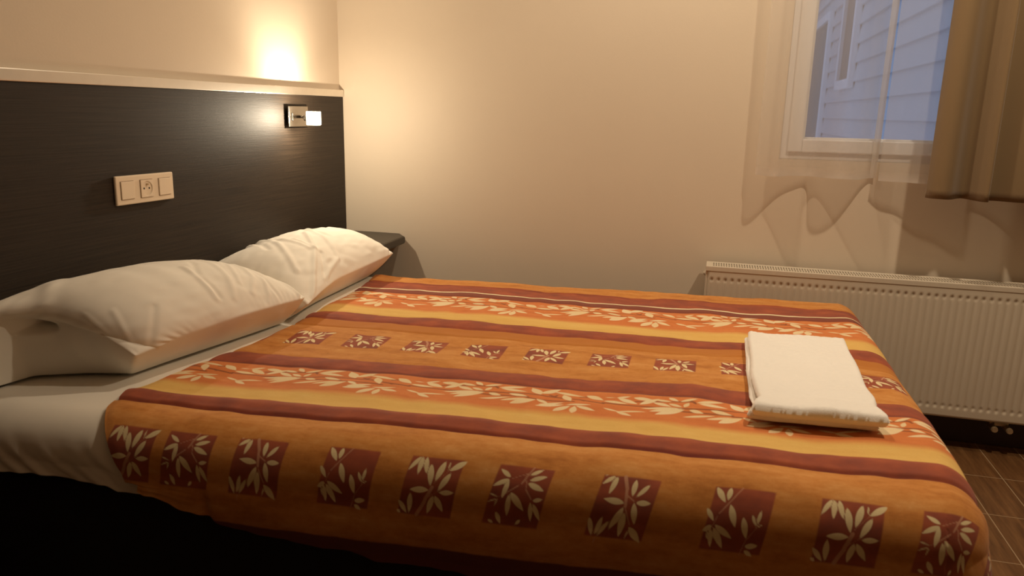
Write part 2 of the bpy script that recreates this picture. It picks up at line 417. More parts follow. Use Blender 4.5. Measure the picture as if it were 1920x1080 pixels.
def switch_plate():
    S = empty('switch_plate'); tag(S, 'ivory triple wall plate with two switches and a socket on the dark headboard', 'switch')
    cy, cz = -1.142, 0.908; W, H = 0.211, 0.074
    Mx = Matrix.Translation((0, cy, cz)) @ Matrix.Rotation(-0.011, 4, 'X') @ Matrix.Translation((0, -cy, -cz))
    bm = bmesh.new()
    # plate with a shallow frame around each of three wells
    bx(bm, HX, HX+0.0085, cy-W/2, cy+W/2, cz-H/2, cz+H/2, 0.0035, 3, Mx)
    obj('plate', bm, M_PLATE, S)
    dark = simple('painted_gap_shade', (0.22, 0.13, 0.07, 1), 0.7, noise_amt=0.05)
    for k, dy in enumerate((-0.0685, 0.0, 0.0685)):
        s = 0.0225
        # dark sheet behind each insert, painting in the shade of its gap
        bm = bmesh.new(); bx(bm, HX+0.0078, HX+0.0088, cy+dy-s-0.0011, cy+dy+s+0.0011, cz-s-0.0011, cz+s+0.0011, 0, 1, Mx)
        obj('insert_gap_shade', bm, dark, S)
        if k != 1:
            bm = bmesh.new(); bx(bm, HX+0.007, HX+0.0118, cy+dy-s, cy+dy+s, cz-s, cz+s, 0.0012, 2, Mx)
            obj('rocker_switch', bm, M_PLATE, S)
        else:
            bm = bmesh.new()
            x = HX+0.0118; n = 32; r = 0.0192
            ring = [bm.verts.new(Mx @ Vector((x, cy+r*math.cos(2*math.pi*i/n), cz+r*math.sin(2*math.pi*i/n)))) for i in range(n)]
            inn = [bm.verts.new(Mx @ Vector((x-0.0025, cy+r*0.93*math.cos(2*math.pi*i/n), cz+r*0.93*math.sin(2*math.pi*i/n)))) for i in range(n)]
            def sq(a):
                c, d = math.cos(a), math.sin(a); m = max(abs(c), abs(d)); return c/m*s, d/m*s
            out = [bm.verts.new(Mx @ Vector((x, cy+sq(2*math.pi*i/n)[0], cz+sq(2*math.pi*i/n)[1]))) for i in range(n)]
            base = [bm.verts.new(Mx @ Vector((HX+0.004, cy+sq(2*math.pi*i/n)[0], cz+sq(2*math.pi*i/n)[1]))) for i in range(n)]
            for i in range(n):
                j = (i+1) % n
                bm.faces.new((ring[i], ring[j], out[j], out[i])); bm.faces.new((ring[i], inn[i], inn[j], ring[j])); bm.faces.new((out[i], out[j], base[j], base[i]))
            bm.faces.new(inn)
            so = obj('socket', bm, M_PLATE, S)
            for hy, hz in ((-0.0095, 0.0), (0.0095, 0.0)):
                b = bmesh.new(); cyl(b, Mx @ Vector((HX+0.0085, cy+hy, cz+hz)), Mx @ Vector((HX+0.0096, cy+hy, cz+hz)), 0.0026); obj('contact_hole', b, M_HOLE, so)
            b = bmesh.new(); cyl(b, Mx @ Vector((HX+0.0085, cy, cz+0.0105)), Mx @ Vector((HX+0.0150, cy, cz+0.0105)), 0.0024); obj('earth_pin', b, M_BRASS, so)
switch_plate()

# ------------------------------------------------------------------ radiator
def radiator():
    Rd = empty('radiator'); tag(Rd, 'long white ribbed panel radiator on the wall below the window', 'radiator')
    x0, x1, z0, z1, yf, yb = 1.468, 2.92, 0.143, 0.612, -0.120, -0.030
    pitch = 0.0233
    # pressed front panel
    xs = np.arange(x0+0.008, x1-0.008, pitch/8); zs = np.concatenate([np.linspace(z0, z0+0.060, 26), np.linspace(z0+0.075, z1-0.085, 14), np.linspace(z1-0.072, z1-0.012, 28)])
    vs, fs = [], []
    nx, nz = len(xs), len(zs)
    for z in zs:
        for x in xs:
            ph = ((x-(x0+0.022)) / pitch) % 1.0
            g = max(0.0, math.cos((ph-0.5)*2*math.pi))**1.5 if True else 0
            g = 0.5-0.5*math.cos(ph*2*math.pi); g = (1-g)**2.2
            top = min(1, max(0, (z1-0.040-z)/0.010)); bot = min(1, max(0, (z-(z0+0.030))/0.010))
            inx = 1.0 if (x0+0.014 < x < x1-0.014) else 0.0
            e = 0.0
            for d in (x-xs[0], xs[-1]-x, z-zs[0], zs[-1]-z):
                if d < 0.006: e = max(e, (0.006-d))
            dt = math.exp(-((z1-0.052-z)/0.006)**2) + math.exp(-((z-z0-0.040)/0.006)**2)
            vs.append((x, yf+(0.0024*g*top*bot+0.0030*g*dt)*inx+e*0.8, z))
    for j in range(nz-1):
        for i in range(nx-1):
            a = j*nx+i; fs.append((a, a+1, a+nx+1, a+nx))
    b = bmesh.new()
    front = link_mesh('front_panel', vs, fs, M_RAD, Rd, True)
    so = front.modifiers.new('thick', 'SOLIDIFY'); so.thickness = 0.0025; so.offset = -1
    box('back_panel', x0+0.012, x1-0.012, yb-0.006, yb, z0+0.01, z1-0.02, M_RAD, Rd)
    for xa, xb in ((x0, x0+0.010), (x1-0.010, x1)):
        box('side_panel', xa, xb, yf+0.006, yb, z0+0.005, z1-0.010, M_RAD, Rd, 0.002)
    # top grille: rim and cross bars
    b = bmesh.new(); zt = z1-0.006
    bx(b, x0-0.001, x1+0.001, yf-0.002, yf+0.010, zt-0.016, zt+0.004, 0.003); bx(b, x0, x1, yb-0.014, yb, zt-0.012, zt+0.004, 0.002)
    bx(b, x0, x0+0.024, yf+0.008, yb-0.012, zt-0.008, zt+0.003, 0.001); bx(b, x1-0.024, x1, yf+0.008, yb-0.012, zt-0.008, zt+0.003, 0.001)
    x = x0+0.030
    while x < x1-0.026:
        bx(b, x-0.0024, x+0.0024, yf+0.006, yb-0.012, zt-0.004, zt+0.002); x += 0.00885
    bx(b, x0+0.02, x1-0.02, (yf+yb)/2-0.003, (yf+yb)/2+0.003, zt-0.005, zt+0.0015)
    obj('top_grille', b, M_RAD, Rd)
    # dark convector fins inside
    b = bmesh.new()
    for k in range(70):
        xx = x0+0.03+k*0.0205
        bx(b, xx, xx+0.001, yf+0.02, yb-0.015, z0+0.03, z1-0.05)
    obj('convector_fins', b, simple('fin_steel', (0.20, 0.16, 0.12, 1), 0.6, noise_amt=0.1), Rd)
    b = bmesh.new(); cyl(b, (x0-0.004, -0.092, z1-0.034), (x0+0.01, -0.092, z1-0.034), 0.010); cyl(b, (x0-0.008, -0.092, z1-0.034), (x0-0.003, -0.092, z1-0.034), 0.006)
    obj('bleed_plug', b, M_RAD, Rd, True)
    for xx in (x0+0.25, x1-0.25):
        b = bmesh.new(); bx(b, xx-0.015, xx+0.015, yb-0.002, -0.001, z0+0.05, z1-0.08); obj('wall_bracket', b, M_RAD, Rd)
    # valve pair under the right part
    v = bmesh.new()
    for xx in (2.452, 2.497):
        cyl(v, (xx, -0.075, 0.118), (xx, -0.075, z0+0.02), 0.008); cyl(v, (xx, -0.112, 0.116), (xx, -0.060, 0.116), 0.0105)
        cyl(v, (xx, -0.118, 0.116), (xx, -0.110, 0.116), 0.009, 0.0095)
    bx(v, 2.455, 2.495, -0.088, -0.066, 0.120, 0.134, 0.003)
    vo = obj('valve_block', v, M_BRASS, Rd)
    for xx in (2.452, 2.497):
        b = bmesh.new(); cyl(b, (xx, -0.075, 0.122), (xx, -0.0155, 0.122), 0.006); obj('supply_pipe', b, M_BRASS, vo, True)
radiator()

# ------------------------------------------------------------------ curtains
def curtain(name, x0, x1, ztop, hem, yc, amp, period, phase, mat, n=160, m=40, taper=1.0, hemw=0.0, sidehem=None, skew=0.0, sharp=0.0, seed=1):
    vs, fs, hv = [], [], []
    for j in range(m+1):
        t = j/m
        z = ztop+(hem-ztop)*t
        for i in range(n+1):
            s = i/n
            x = x0+(x1-x0)*s + skew*(1-t)*s
            ph = 2*math.pi*(x-x0)/period+phase
            nz = mnoise.noise(Vector((x*5, seed*7.1, z*0.6)))
            wv = math.sin(ph+0.8*nz)
            if sharp: wv = math.copysign(abs(wv)**(1-sharp), wv)
            a = amp*(0.55+0.45*t*taper)
            y = yc + a*wv*(0.75+0.5*mnoise.noise(Vector((x*2.3, seed, 3.3)))) + a*0.10*math.sin(ph*2.3+seed)
            zz = z + (0.004*mnoise.noise(Vector((x*12, seed*3, 0))) if j == m else 0)
            vs.append((x, y, zz))
            h = 0.0
            if hemw and (z-hem) < hemw: h = 1.0
            if sidehem:
                if sidehem > 0 and (x1-x) < sidehem: h = 1.0
                if sidehem < 0 and (x-x0) < -sidehem: h = 1.0
            hv.append(h)
    for j in range(m):
        for i in range(n):
            a = j*(n+1)+i; fs.append((a, a+1, a+n+2, a+n+1))
    o = link_mesh(name, vs, fs, mat, None, True)
    at = o.data.attributes.new('hem', 'FLOAT', 'POINT'); at.data.foreach_set('value', hv)
    return o
s1 = curtain('sheer_curtain', 1.606, 2.000, 2.18, 0.931, -0.078, 0.060, 0.21, 2.6, M_SHEER, hemw=0.006, sidehem=0.020, seed=1)
tag(s1, 'sheer white voile curtain panel at the left of the window, its side hem showing mid-pane', 'curtain', 'sheer curtains at the window')
s2 = curtain('sheer_curtain', 2.001, 2.72, 2.18, 0.926, -0.066, 0.044, 0.26, 2.2, M_SHEER, n=200, hemw=0.006, seed=4)
tag(s2, 'sheer white voile curtain panel running behind the tan drape', 'curtain', 'sheer curtains at the window')
def drape():
    P = np.array([(2.128, -.135), (2.135, -.165), (2.16, -.186), (2.185, -.180), (2.205, -.150), (2.235, -.128), (2.260, -.168), (2.278, -.202), (2.287, -.196), (2.285, -.160), (2.292, -.148), (2.315, -.150), (2.355, -.168),
                  (2.392, -.182), (2.404, -.172), (2.400, -.120), (2.412, -.105), (2.43, -.150), (2.47, -.186), (2.52, -.165), (2.56, -.150), (2.61, -.188), (2.66, -.175), (2.70, -.142), (2.76, -.185), (2.82, -.15), (2.90, -.18), (2.96, -.15)])
    k = np.arange(len(P)); f = np.linspace(0, len(P)-1, 320)
    c = np.stack([np.interp(f, k, P[:, 0]), np.interp(f, k, P[:, 1])], -1)
    for _ in range(50): c[1:-1] = 0.25*c[:-2]+0.5*c[1:-1]+0.25*c[2:]
    vs, fs = [], []; m = 48; n = len(c)-1
    for j in range(m+1):
        t = j/m; z = 2.18+(0.888-2.18)*t
        for i in range(n+1):
            x, y = c[i]
            d = mnoise.noise(Vector((x*7, 2.2, z*0.9)))
            amp = 0.72+0.28*t
            yy = -0.185+(y+0.165)*amp+0.006*d
            vs.append((x+0.006*mnoise.noise(Vector((x*4, 9.1, z*1.1)))*(1-t), yy, z+(0.003*mnoise.noise(Vector((x*20, 1, 1))) if j == m else 0)))
    for j in range(m):
        for i in range(n):
            a = j*(n+1)+i; fs.append((a, a+1, a+n+2, a+n+1))
    return link_mesh('drape', vs, fs, M_DRAPE, None, True)
dr = drape()
tag(dr, 'heavy tan drape hanging in folds at the right side of the window', 'curtain')
sd = dr.modifiers.new('thick', 'SOLIDIFY'); sd.thickness = 0.003
rod = empty('curtain_rod'); tag(rod, 'curtain rod above the window carrying the sheers and drape', 'curtain rod')
for yy in (-0.07, -0.185):
    b = bmesh.new(); cyl(b, (1.52, yy, 2.195), (3.05, yy, 2.195), 0.011); obj('rod', b, M_ALU, rod, True)
for xx in (1.56, 3.0):
    b = bmesh.new(); bx(b, xx-0.01, xx+0.01, -0.195, 0.0, 2.185, 2.205); obj('bracket', b, M_ALU, rod)

# ------------------------------------------------------------------ bed: base and mattress
ZT = 0.532; SH = 0.078; YN = -1.61; YF = -0.315; XF = 1.888; RAD = 0.09
def shear(x, v): return v+SH*(x-1.0)
def shear_obj(o):
    for v in o.data.vertices: v.co.y = shear(v.co.x, v.co.y)
bed = empty('bed'); tag(bed, 'double bed on a black base under the orange striped bedspread', 'bed')
def rounded_slab(name, x0, x1, y0, y1, z0, z1, rc, re, mat, parent, smooth=False):
    """slab with rounded plan corners at the foot and softened rims"""
    plan = []
    for cx, cy, a0 in ((x1-rc, y1-rc, 0), (x0+0.02, y1-0.02, 90), (x0+0.02, y0+0.02, 180), (x1-rc, y0+rc, 270)):
        r = rc if cx > 1 else 0.02
        for k in range(9):
            a = R(a0+k*90/8); plan.append((cx, cy, r, math.cos(a), math.sin(a)))
    bm = bmesh.new(); rings = []
    prof = [(z0+re*(1-math.sin(t)), re*(1-math.cos(t))) for t in [R(90-k*18) for k in range(6)]]
    prof = [(z, off) for z, off in reversed([(z0+re-re*math.sin(R(k*18)), re-re*math.cos(R(k*18))) for k in range(6)])] + [(z1-re+re*math.sin(R(k*18)), re-re*math.cos(R(k*18))) for k in range(6)]
    for z, off in prof:
        rings.append([bm.verts.new((cx+(r-off)*c, cy+(r-off)*s_, z)) if r > off else bm.verts.new((cx+(r-off)*c, cy+(r-off)*s_, z)) for cx, cy, r, c, s_ in plan])
    n = len(plan)
    for a, b in zip(rings, rings[1:]):
        for k in range(n): bm.faces.new((a[k], a[(k+1) % n], b[(k+1) % n], b[k]))
    bm.faces.new(rings[-1]); bm.faces.new(list(reversed(rings[0])))
    o = obj(name, bm, mat, parent, smooth); shear_obj(o); return o
rounded_slab('base', 0.035, 1.880, -1.65, -0.27, FLOOR+0.06, 0.385, 0.12, 0.012, M_BED, bed)
for x in (0.12, 1.76):
    for y in (-1.55, -0.38):
        b = bmesh.new(); cyl(b, (x, shear(x, y), FLOOR), (x, shear(x, y), FLOOR+0.065), 0.022, 0.028); obj('leg', b, M_BLACK, bed)
rounded_slab('mattress', 0.03, 1.890, YN-0.040, YF+0.03, 0.386, ZT-0.024, 0.13, 0.055, M_MATTRESS, bed)

def wrap(d, r):
    """arc-length wrap over a rounded edge: returns (out, down)"""
    q = r*math.pi/2
    if d <= 0: return d, 0.0
    if d < q: return r*math.sin(d/r), r*(1-math.cos(d/r))
    return r+0.0*(d-q), r+(d-q)
def wrap_np(d, r):
    q = r*np.pi/2; dd = np.clip(d, 0, q)
    out = np.where(d <= 0, d, r*np.sin(dd/r)); down = r*(1-np.cos(dd/r))
    ex = np.clip(d-q, 0, None)
    out = out+0.010*np.sin(np.clip(ex/0.11, 0, 1)*np.pi) - 0.10*np.clip(ex-0.06, 0, None)
    return out, down+ex

_rng = np.random.RandomState(5)
def smooth_noise(x, y, scale, seed):
    """value noise on numpy arrays"""
    rs = np.random.RandomState(seed); G = rs.rand(64, 64)
    fx, fy = x*scale+100, y*scale+100
    ix, iy = np.floor(fx).astype(int), np.floor(fy).astype(int); tx, ty = fx-ix, fy-iy
    tx = tx*tx*(3-2*tx); ty = ty*ty*(3-2*ty)
    g = lambda a, b: G[a % 64, b % 64]
    return (g(ix, iy)*(1-tx)+g(ix+1, iy)*tx)*(1-ty)+(g(ix, iy+1)*(1-tx)+g(ix+1, iy+1)*tx)*ty-0.5

# ------------------------------------------------------------------ printed motifs (signed distances in metres, flat cloth coordinates)
def leaf_sd(px, py, L):
    bx_, by_, tx_, ty_, wd = L
    dx, dy = tx_-bx_, ty_-by_; ln = math.hypot(dx, dy)
    t = ((px-bx_)*dx+(py-by_)*dy)/ln; n = np.abs((px-bx_)*(-dy)+(py-by_)*dx)/ln
    s = np.clip(t/ln, 0, 1)
    half = 0.43*wd*np.sin(np.pi*s**0.85)
    over = np.maximum(np.maximum(-t, t-ln), 0)
    return np.where(over > 0, np.hypot(over, n), n-half)
def seg_sd(px, py, S):
    x0, y0, x1, y1, wd = S
    dx, dy = x1-x0, y1-y0; l2 = dx*dx+dy*dy
    t = np.clip(((px-x0)*dx+(py-y0)*dy)/l2, 0, 1)
    return np.hypot(px-x0-t*dx, py-y0-t*dy)-wd/2

def unit(tl, tr, bl):
    """affine from traced drawing units to the unit square"""
    a = np.array([[tr[0]-tl[0], bl[0]-tl[0]], [tr[1]-tl[1], bl[1]-tl[1]]], float); inv = np.linalg.inv(a)
    sc_ = math.sqrt(abs(np.linalg.det(inv)))
    def f(L):
        p = inv @ np.array([L[0]-tl[0], L[1]-tl[1]]); q = inv @ np.array([L[2]-tl[0], L[3]-tl[1]])
        return (p[0], p[1], q[0], q[1], L[4]*sc_)
    return f
MOTIF = []
f = unit((1165, 135), (1755, 170), (1025, 740))
MOTIF.append(([f(L) for L in [(1265,135,1125,305,55),(1285,140,1245,345,62),(1325,140,1340,330,60),(1390,215,1398,460,78),(1545,180,1445,410,82),(1600,180,1575,285,24),(1780,180,1585,290,78),(1620,305,1475,505,78),(1380,490,1160,488,74),(1500,512,1665,510,62),(1430,545,1355,745,74),(1450,545,1535,715,70),(1180,520,1155,745,70),(1040,605,1130,740,56),(1020,705,1060,740,40)]],
    [f(L) for L in [(1420,460,1340,590,38),(1335,612,1240,748,40),(1610,270,1440,420,11),(1480,500,1390,560,10)]]))
f = unit((215, 90), (800, 165), (20, 660))
MOTIF.append(([f(L) for L in [(335,225,220,135,48),(325,240,135,305,58),(320,250,240,440,62),(110,370,205,410,18),(85,455,205,425,24),(205,425,150,520,22),(325,385,290,615,64),(340,370,475,560,74),(530,215,695,155,48),(530,265,740,230,54),(520,290,695,378,64),(570,460,685,455,50),(550,470,540,675,52),(580,490,640,665,54),(175,555,220,680,52),(85,630,145,668,32),(440,640,370,695,42)]],
    [f(L) for L in [(345,240,510,195,12),(580,135,455,290,22),(510,270,500,350,14),(500,350,560,450,14),(420,310,285,380,20),(285,380,200,415,12)]]))
f = unit((1190, 235), (1835, 300), (1030, 810))
MOTIF.append(([f(L) for L in [(1190,240,1240,240,20),(1320,250,1165,330,54),(1350,255,1262,435,68),(1555,290,1530,460,68),(1720,340,1560,470,58),(1450,515,1210,465,74),(1575,510,1750,525,66),(1555,510,1580,725,74),(1450,545,1290,775,78),(1465,600,1410,840,82),(1520,735,1655,890,80),(1075,635,1115,820,60),(1225,630,1140,820,56),(1300,670,1170,830,48),(1520,760,1475,860,26)]],
    [f(L) for L in [(1430,260,1465,385,36),(1462,405,1465,545,30),(1485,450,1560,500,14),(1470,570,1530,720,14),(1155,830,1140,880,16)]]))
f = unit((300, 30), (845, 100), (185, 590))
MOTIF.append(([f(L) for L in [(310,35,395,185,62),(440,45,415,170,60),(440,200,495,410,70),(230,220,300,345,48),(290,380,195,435,54),(275,410,285,590,48),(300,400,395,600,66),(310,375,475,510,60),(245,430,250,520,22),(560,315,600,515,66),(640,295,675,400,32),(720,260,685,400,40),(590,578,715,578,58),(590,615,665,670,42),(740,385,680,415,18)]],
    [f(L) for L in [(545,60,345,275,18),(330,300,295,380,14),(690,410,600,520,13),(600,520,550,655,13)]]))

VINE_L = [(130,345,325,420,60),(110,340,245,305,30),(0,340,110,340,14),(0,400,240,425,40),(340,425,520,330,55),(270,325,470,355,50),(480,345,640,380,35),(465,390,640,455,45),(605,310,700,370,40),(715,375,880,320,35),(865,385,1130,335,45),(890,400,1165,435,45),(1300,465,1180,345,75),(1300,440,1470,350,65),(1420,405,1740,490,40),(1740,455,1920,550,65),(1520,460,1620,590,60),(610,410,740,455,35),(755,455,800,390,35),(355,490,740,470,35),(440,530,760,480,45),(500,580,765,490,60),(805,490,940,530,45),(1000,485,1200,540,50),(750,595,1050,555,35),(960,615,1200,575,40),(1070,670,1290,575,75),(1290,565,1420,635,40),(1330,660,1570,615,40),(1310,690,1580,660,50),(1590,665,1830,650,30),(1500,780,1640,685,60),(1680,810,1680,690,50),(1690,685,1880,745,45),(20,510,180,560,25),(150,555,430,545,25),(150,560,300,620,40)]
VINE_S = [(0,430,500,470,9),(500,470,1300,480,9),(1300,480,1930,612,9),(560,500,1200,545,8),(1200,560,1650,600,8),(300,380,850,375,7),(800,345,860,400,7),(1390,470,1450,500,8),(1460,470,1440,505,8),(1690,495,1760,490,8),(1700,560,1740,580,8)]
def vine(L, q0, q1, P):
    """drawing -> (u, q) metres for a band between q0 and q1, period P"""
    def pt(x, y):
        yt = 245+x*0.0703; yb = 680+x*0.107
        return x/1920*P, q0+(y-yt)/(yb-yt)*(q1-q0)
    a, b = pt(L[0], L[1]), pt(L[2], L[3])
    return (a[0], a[1], b[0], b[1], L[4]/480*(q1-q0)*1.08)

# ------------------------------------------------------------------ bedspread
def bedspread():
    st = 0.0025
    U = np.arange(0.0, 2.34-0.295, st); 
    q0 = -YF-0.16; q1 = -YN+0.44
    Q = np.arange(q0, q1, st)
    uu, qq = np.meshgrid(U, Q)           # uu: distance from the turned edge, qq: flat coordinate across the bed
    v = -qq
    dn = np.clip(YN-v, 0, None); df = np.clip(v-YF, 0, None)
    # the turned edge drifts towards the foot down the near side
    x_edge = np.interp(qq, [0.2, 0.29, 0.49, 0.68, 0.79, 0.97, 1.12, 1.25, 1.33, 1.45, 1.54, 1.61, 2.2], [0.30, 0.308, 0.337, 0.347, 0.353, 0.366, 0.357, 0.342, 0.327, 0.320, 0.313, 0.330, 0.330])+0.66*np.clip(dn, 0, 0.2)
    for _ in range(30): x_edge[1:-1] = 0.25*x_edge[:-2]+0.5*x_edge[1:-1]+0.25*x_edge[2:]
    Xfl = 0.0+x_edge+uu*(2.34-x_edge)/(2.34-0.295)
    # near hem: clamp the flat cloth to its hem line
    hx = np.array([0.30, 0.45, 0.55, 0.65, 0.80, 1.05, 1.3, 2.4]); hz = np.array([0.425, 0.412, 0.386, 0.358, 0.332, 0.314, 0.29, 0.28])
    hem_d = RAD*np.pi/2+(ZT-RAD-np.interp(Xfl, hx, hz))
    hem_d = hem_d+0.010*smooth_noise(Xfl, Xfl*0, 14, 8)+0.006*smooth_noise(Xfl, Xfl*0, 40, 9)
    scale = np.clip(hem_d/(q1+YN), 0, 1)
    kk = np.clip((dn-0.16)/(q1+YN-0.16), 0, 1)
    dn2 = np.where(dn > 0.16, 0.16+kk*np.clip(hem_d-0.16, 0.0, None), dn)
    qprint = np.where(dn > 0.16, -YN+dn2, qq)
    XFv = XF-0.022*np.clip((qq-1.38)/0.25, 0, 1.0)**2
    dx = np.clip(Xfl-XFv, 0, None)
    on, hn = wrap_np(dn2, RAD); of, hf = wrap_np(df, 0.05); ox, hxx = wrap_np(dx, 0.075)
    # corner: combine overflows radially
    both = (dn2 > 0) & (dx > 0)
    d = np.hypot(dn2, dx); od, hd = wrap_np(d, 0.085)
    ca = np.where(d > 0, dx/np.maximum(d, 1e-9), 0); sa = np.where(d > 0, dn2/np.maximum(d, 1e-9), 0)
    bothf = (df > 0) & (dx > 0)
    d2 = np.hypot(df, dx); od2, hd2 = wrap_np(d2, 0.06)
    ca2 = np.where(d2 > 0, dx/np.maximum(d2, 1e-9), 0); sa2 = np.where(d2 > 0, df/np.maximum(d2, 1e-9), 0)
    ox = ox-0.010*np.sin(np.clip((dx-0.118)/0.11, 0, 1)*np.pi)
    X = np.where(both, XFv+od*ca, np.where(bothf, XF+od2*ca2, np.where(dx > 0, XFv+ox, Xfl)))
    V = np.where(both, YN-od*sa, np.where(bothf, YF+od2*sa2, np.where(dn > 0, YN-on, np.where(df > 0, YF+of, v))))
    D = np.where(both, hd, np.where(bothf, hd2, hn*(dn > 0)+hf*(df > 0)+hxx*(dx > 0)))
    Z = ZT-D
    # puffiness, quilting seams, folds
    top = np.clip(1-D/0.03, 0, 1)
    puff = 0.010*smooth_noise(Xfl, qq, 4.2, 21)+0.006*smooth_noise(Xfl, qq, 9.5, 22)+0.0025*smooth_noise(Xfl, qq, 26, 23)
    ripple = 0.003*smooth_noise(Xfl*1.0, qq, 18, 24)
    for s, dep in ((0.40, 0.003), (0.545, 0.003), (0.90, 0.003), (0.965, 0.004), (1.297, 0.002), (1.574, 0.008), (0.825, 0.002), (1.218, 0.002)):
        sw = s+0.006*smooth_noise(Xfl, Xfl*0, 6, int(s*1000))
        puff = puff-dep*np.exp(-((qq-sw)/0.006)**2)
    for s, w_, hgt in ((1.535, 0.022, 0.006), (0.86, 0.03, 0.004), (1.257, 0.035, 0.004)):
        puff = puff+hgt*np.exp(-((qq-s)/w_)**2)
    # edge of the turned end lies a little lower
    edge = np.exp(-((Xfl-x_edge)/0.012)**2)
    puff = puff-0.003*edge
    nx = np.where(both, ca*np.clip(D/0.085, 0, 1), np.where(dx > 0, np.clip(D/0.075, 0, 1), 0))
    ny = np.where(both, -sa*np.clip(D/0.085, 0, 1), np.where(dn > 0, -np.clip(D/RAD, 0, 1), np.where(df > 0, np.clip(D/0.05, 0, 1), 0)))
    nz = np.sqrt(np.clip(1-nx**2-ny**2, 0, 1))
    side = np.clip((D-0.10)/0.1, 0, 1)
    folds = side*(0.010*smooth_noise(Xfl, qq*0.3, 7, 31)+0.008*smooth_noise(Xfl, qq*0.2, 15, 32))
    # a puckered crease near the head end and the sag at the foot corner
    crease = -0.010*np.exp(-((Xfl-(0.60+0.10*(dn2-0.2)))/0.010)**2)*np.clip((dn2-0.15)/0.05, 0, 1)
    dd = puff*(0.45+0.55*top)+ripple*top+folds+crease
    X = X+nx*dd; V = V+ny*dd; Z = Z+nz*dd
    Z = Z+0.004
    Y = V+SH*(np.minimum(X, 2.0)-1.0)
    H, W_ = X.shape
    verts = np.stack([X, Y, Z], -1).reshape(-1, 3)
    idx = np.arange(H*W_).reshape(H, W_)
    faces = np.stack([idx[:-1, :-1], idx[1:, :-1], idx[1:, 1:], idx[:-1, 1:]], -1).reshape(-1, 4)
    # drop faces of cloth folded away beyond the hem
    me = bpy.data.meshes.new('bedspread')
    me.vertices.add(len(verts)); me.vertices.foreach_set('co', verts.astype(np.float32).ravel())
    me.loops.add(faces.size); me.loops.foreach_set('vertex_index', faces.astype(np.int32).ravel())
    me.polygons.add(len(faces)); me.polygons.foreach_set('loop_start', (np.arange(len(faces))*4).astype(np.int32)); me.polygons.foreach_set('loop_total', np.full(len(faces), 4, np.int32))
    me.update(calc_edges=True); me.validate()
    me.polygons.foreach_set('use_smooth', np.ones(len(faces), bool))
    # flat print coordinates
    ul = me.uv_layers.new(name='print')
    fu = Xfl.ravel(); fq = qprint.ravel()
    li = faces.ravel(); ul.data.foreach_set('uv', np.stack([fu[li], fq[li]], -1).astype(np.float32).ravel())
    far = 0.05
    A = np.full((H*W_, 4), far, np.float32); A[:, 3] = 1; B = np.full((H*W_, 4), far, np.float32); B[:, 3] = 1; B[:, 2] = 0
    def squares(qc, size_u, size_q, phase, ks, lean, at=None, leans=None):
        for k in ks:
            uc = at[k] if at else k*0.157+phase; mot = MOTIF[(k-3) % 4]
            m = (np.abs(fu-uc) < size_u*1.3) & (np.abs(fq-qc) < size_q)
            lean = leans[k] if leans else lean
            if not m.any(): continue
            a = (fu[m]-uc)/size_u+0.5+lean*(fq[m]-qc)/size_q; b = (fq[m]-qc)/size_q+0.5
            sc_ = (size_u+size_q)/2
            bxs = np.maximum(np.abs(a-0.5), np.abs(b-0.5))-0.5
            A[m, 1] = np.minimum(A[m, 1], bxs*sc_)
            for L in mot[0]: A[m, 0] = np.minimum(A[m, 0], leaf_sd(a, b, L)*sc_)
            for S in mot[1]: A[m, 2] = np.minimum(A[m, 2], seg_sd(a, b, S)*sc_)
    squares(1.075, 0.098, 0.094, 0.0, range(2, 14), 0.0)
    squares(-YN+0.104, 0.096, 0.102, 0, range(3, 14), 0.0, {3: 0.436, 4: 0.556, 5: 0.698, 6: 0.873, 7: 1.027, 8: 1.183, 9: 1.362, 10: 1.549, 11: 1.721, 12: 1.873, 13: 2.03},
            {3: 0.0, 4: 0.0, 5: 0.04, 6: 0.10, 7: 0.14, 8: 0.22, 9: 0.26, 10: 0.22, 11: 0.14, 12: 0.2, 13: 0.1})
    for (a0, a1, off) in ((0.548, 0.752, 0.13), (1.300, 1.452, 0.02)):
        P = 0.42
        for rep in range(-1, 6):
            for L in VINE_L:
                l = vine(L, a0, a1, P); l = (l[0]+off+rep*P, l[1], l[2]+off+rep*P, l[3], l[4])
                xa, xb = min(l[0], l[2])-0.03, max(l[0], l[2])+0.03
                m = (fu > xa) & (fu < xb) & (fq > min(l[1], l[3])-0.03) & (fq < max(l[1], l[3])+0.03)
                if m.any(): B[m, 0] = np.minimum(B[m, 0], leaf_sd(fu[m], fq[m], l))
            for S in VINE_S:
                l = vine(S, a0, a1, P); l = (l[0]+off+rep*P, l[1], l[2]+off+rep*P, l[3], 0.0050)
                m = (fu > l[0]-0.03) & (fu < l[2]+0.03) & (fq > min(l[1], l[3])-0.02) & (fq < max(l[1], l[3])+0.02)
                if m.any(): B[m, 1] = np.minimum(B[m, 1], seg_sd(fu[m], fq[m], l))
        # leaves pale out where they reach the yellow stripe
        B[:, 2] = np.maximum(B[:, 2], np.where((fq > a1-0.03) & (fq < a1+0.09), np.clip((fq-(a1-0.03))/0.08, 0, 1), 0))
    for nm, arr in (('print_a', A), ('print_b', B)):
        at = me.attributes.new(nm, 'FLOAT_COLOR', 'POINT'); at.data.foreach_set('color', arr.ravel())
    o = bpy.data.objects.new('bedspread', me); COL.objects.link(o); me.materials.append(M_SPREAD)
    tag(o, 'orange and rust striped bedspread printed with pale bamboo leaves on the bed', 'bedspread')
    return o
bedspread()

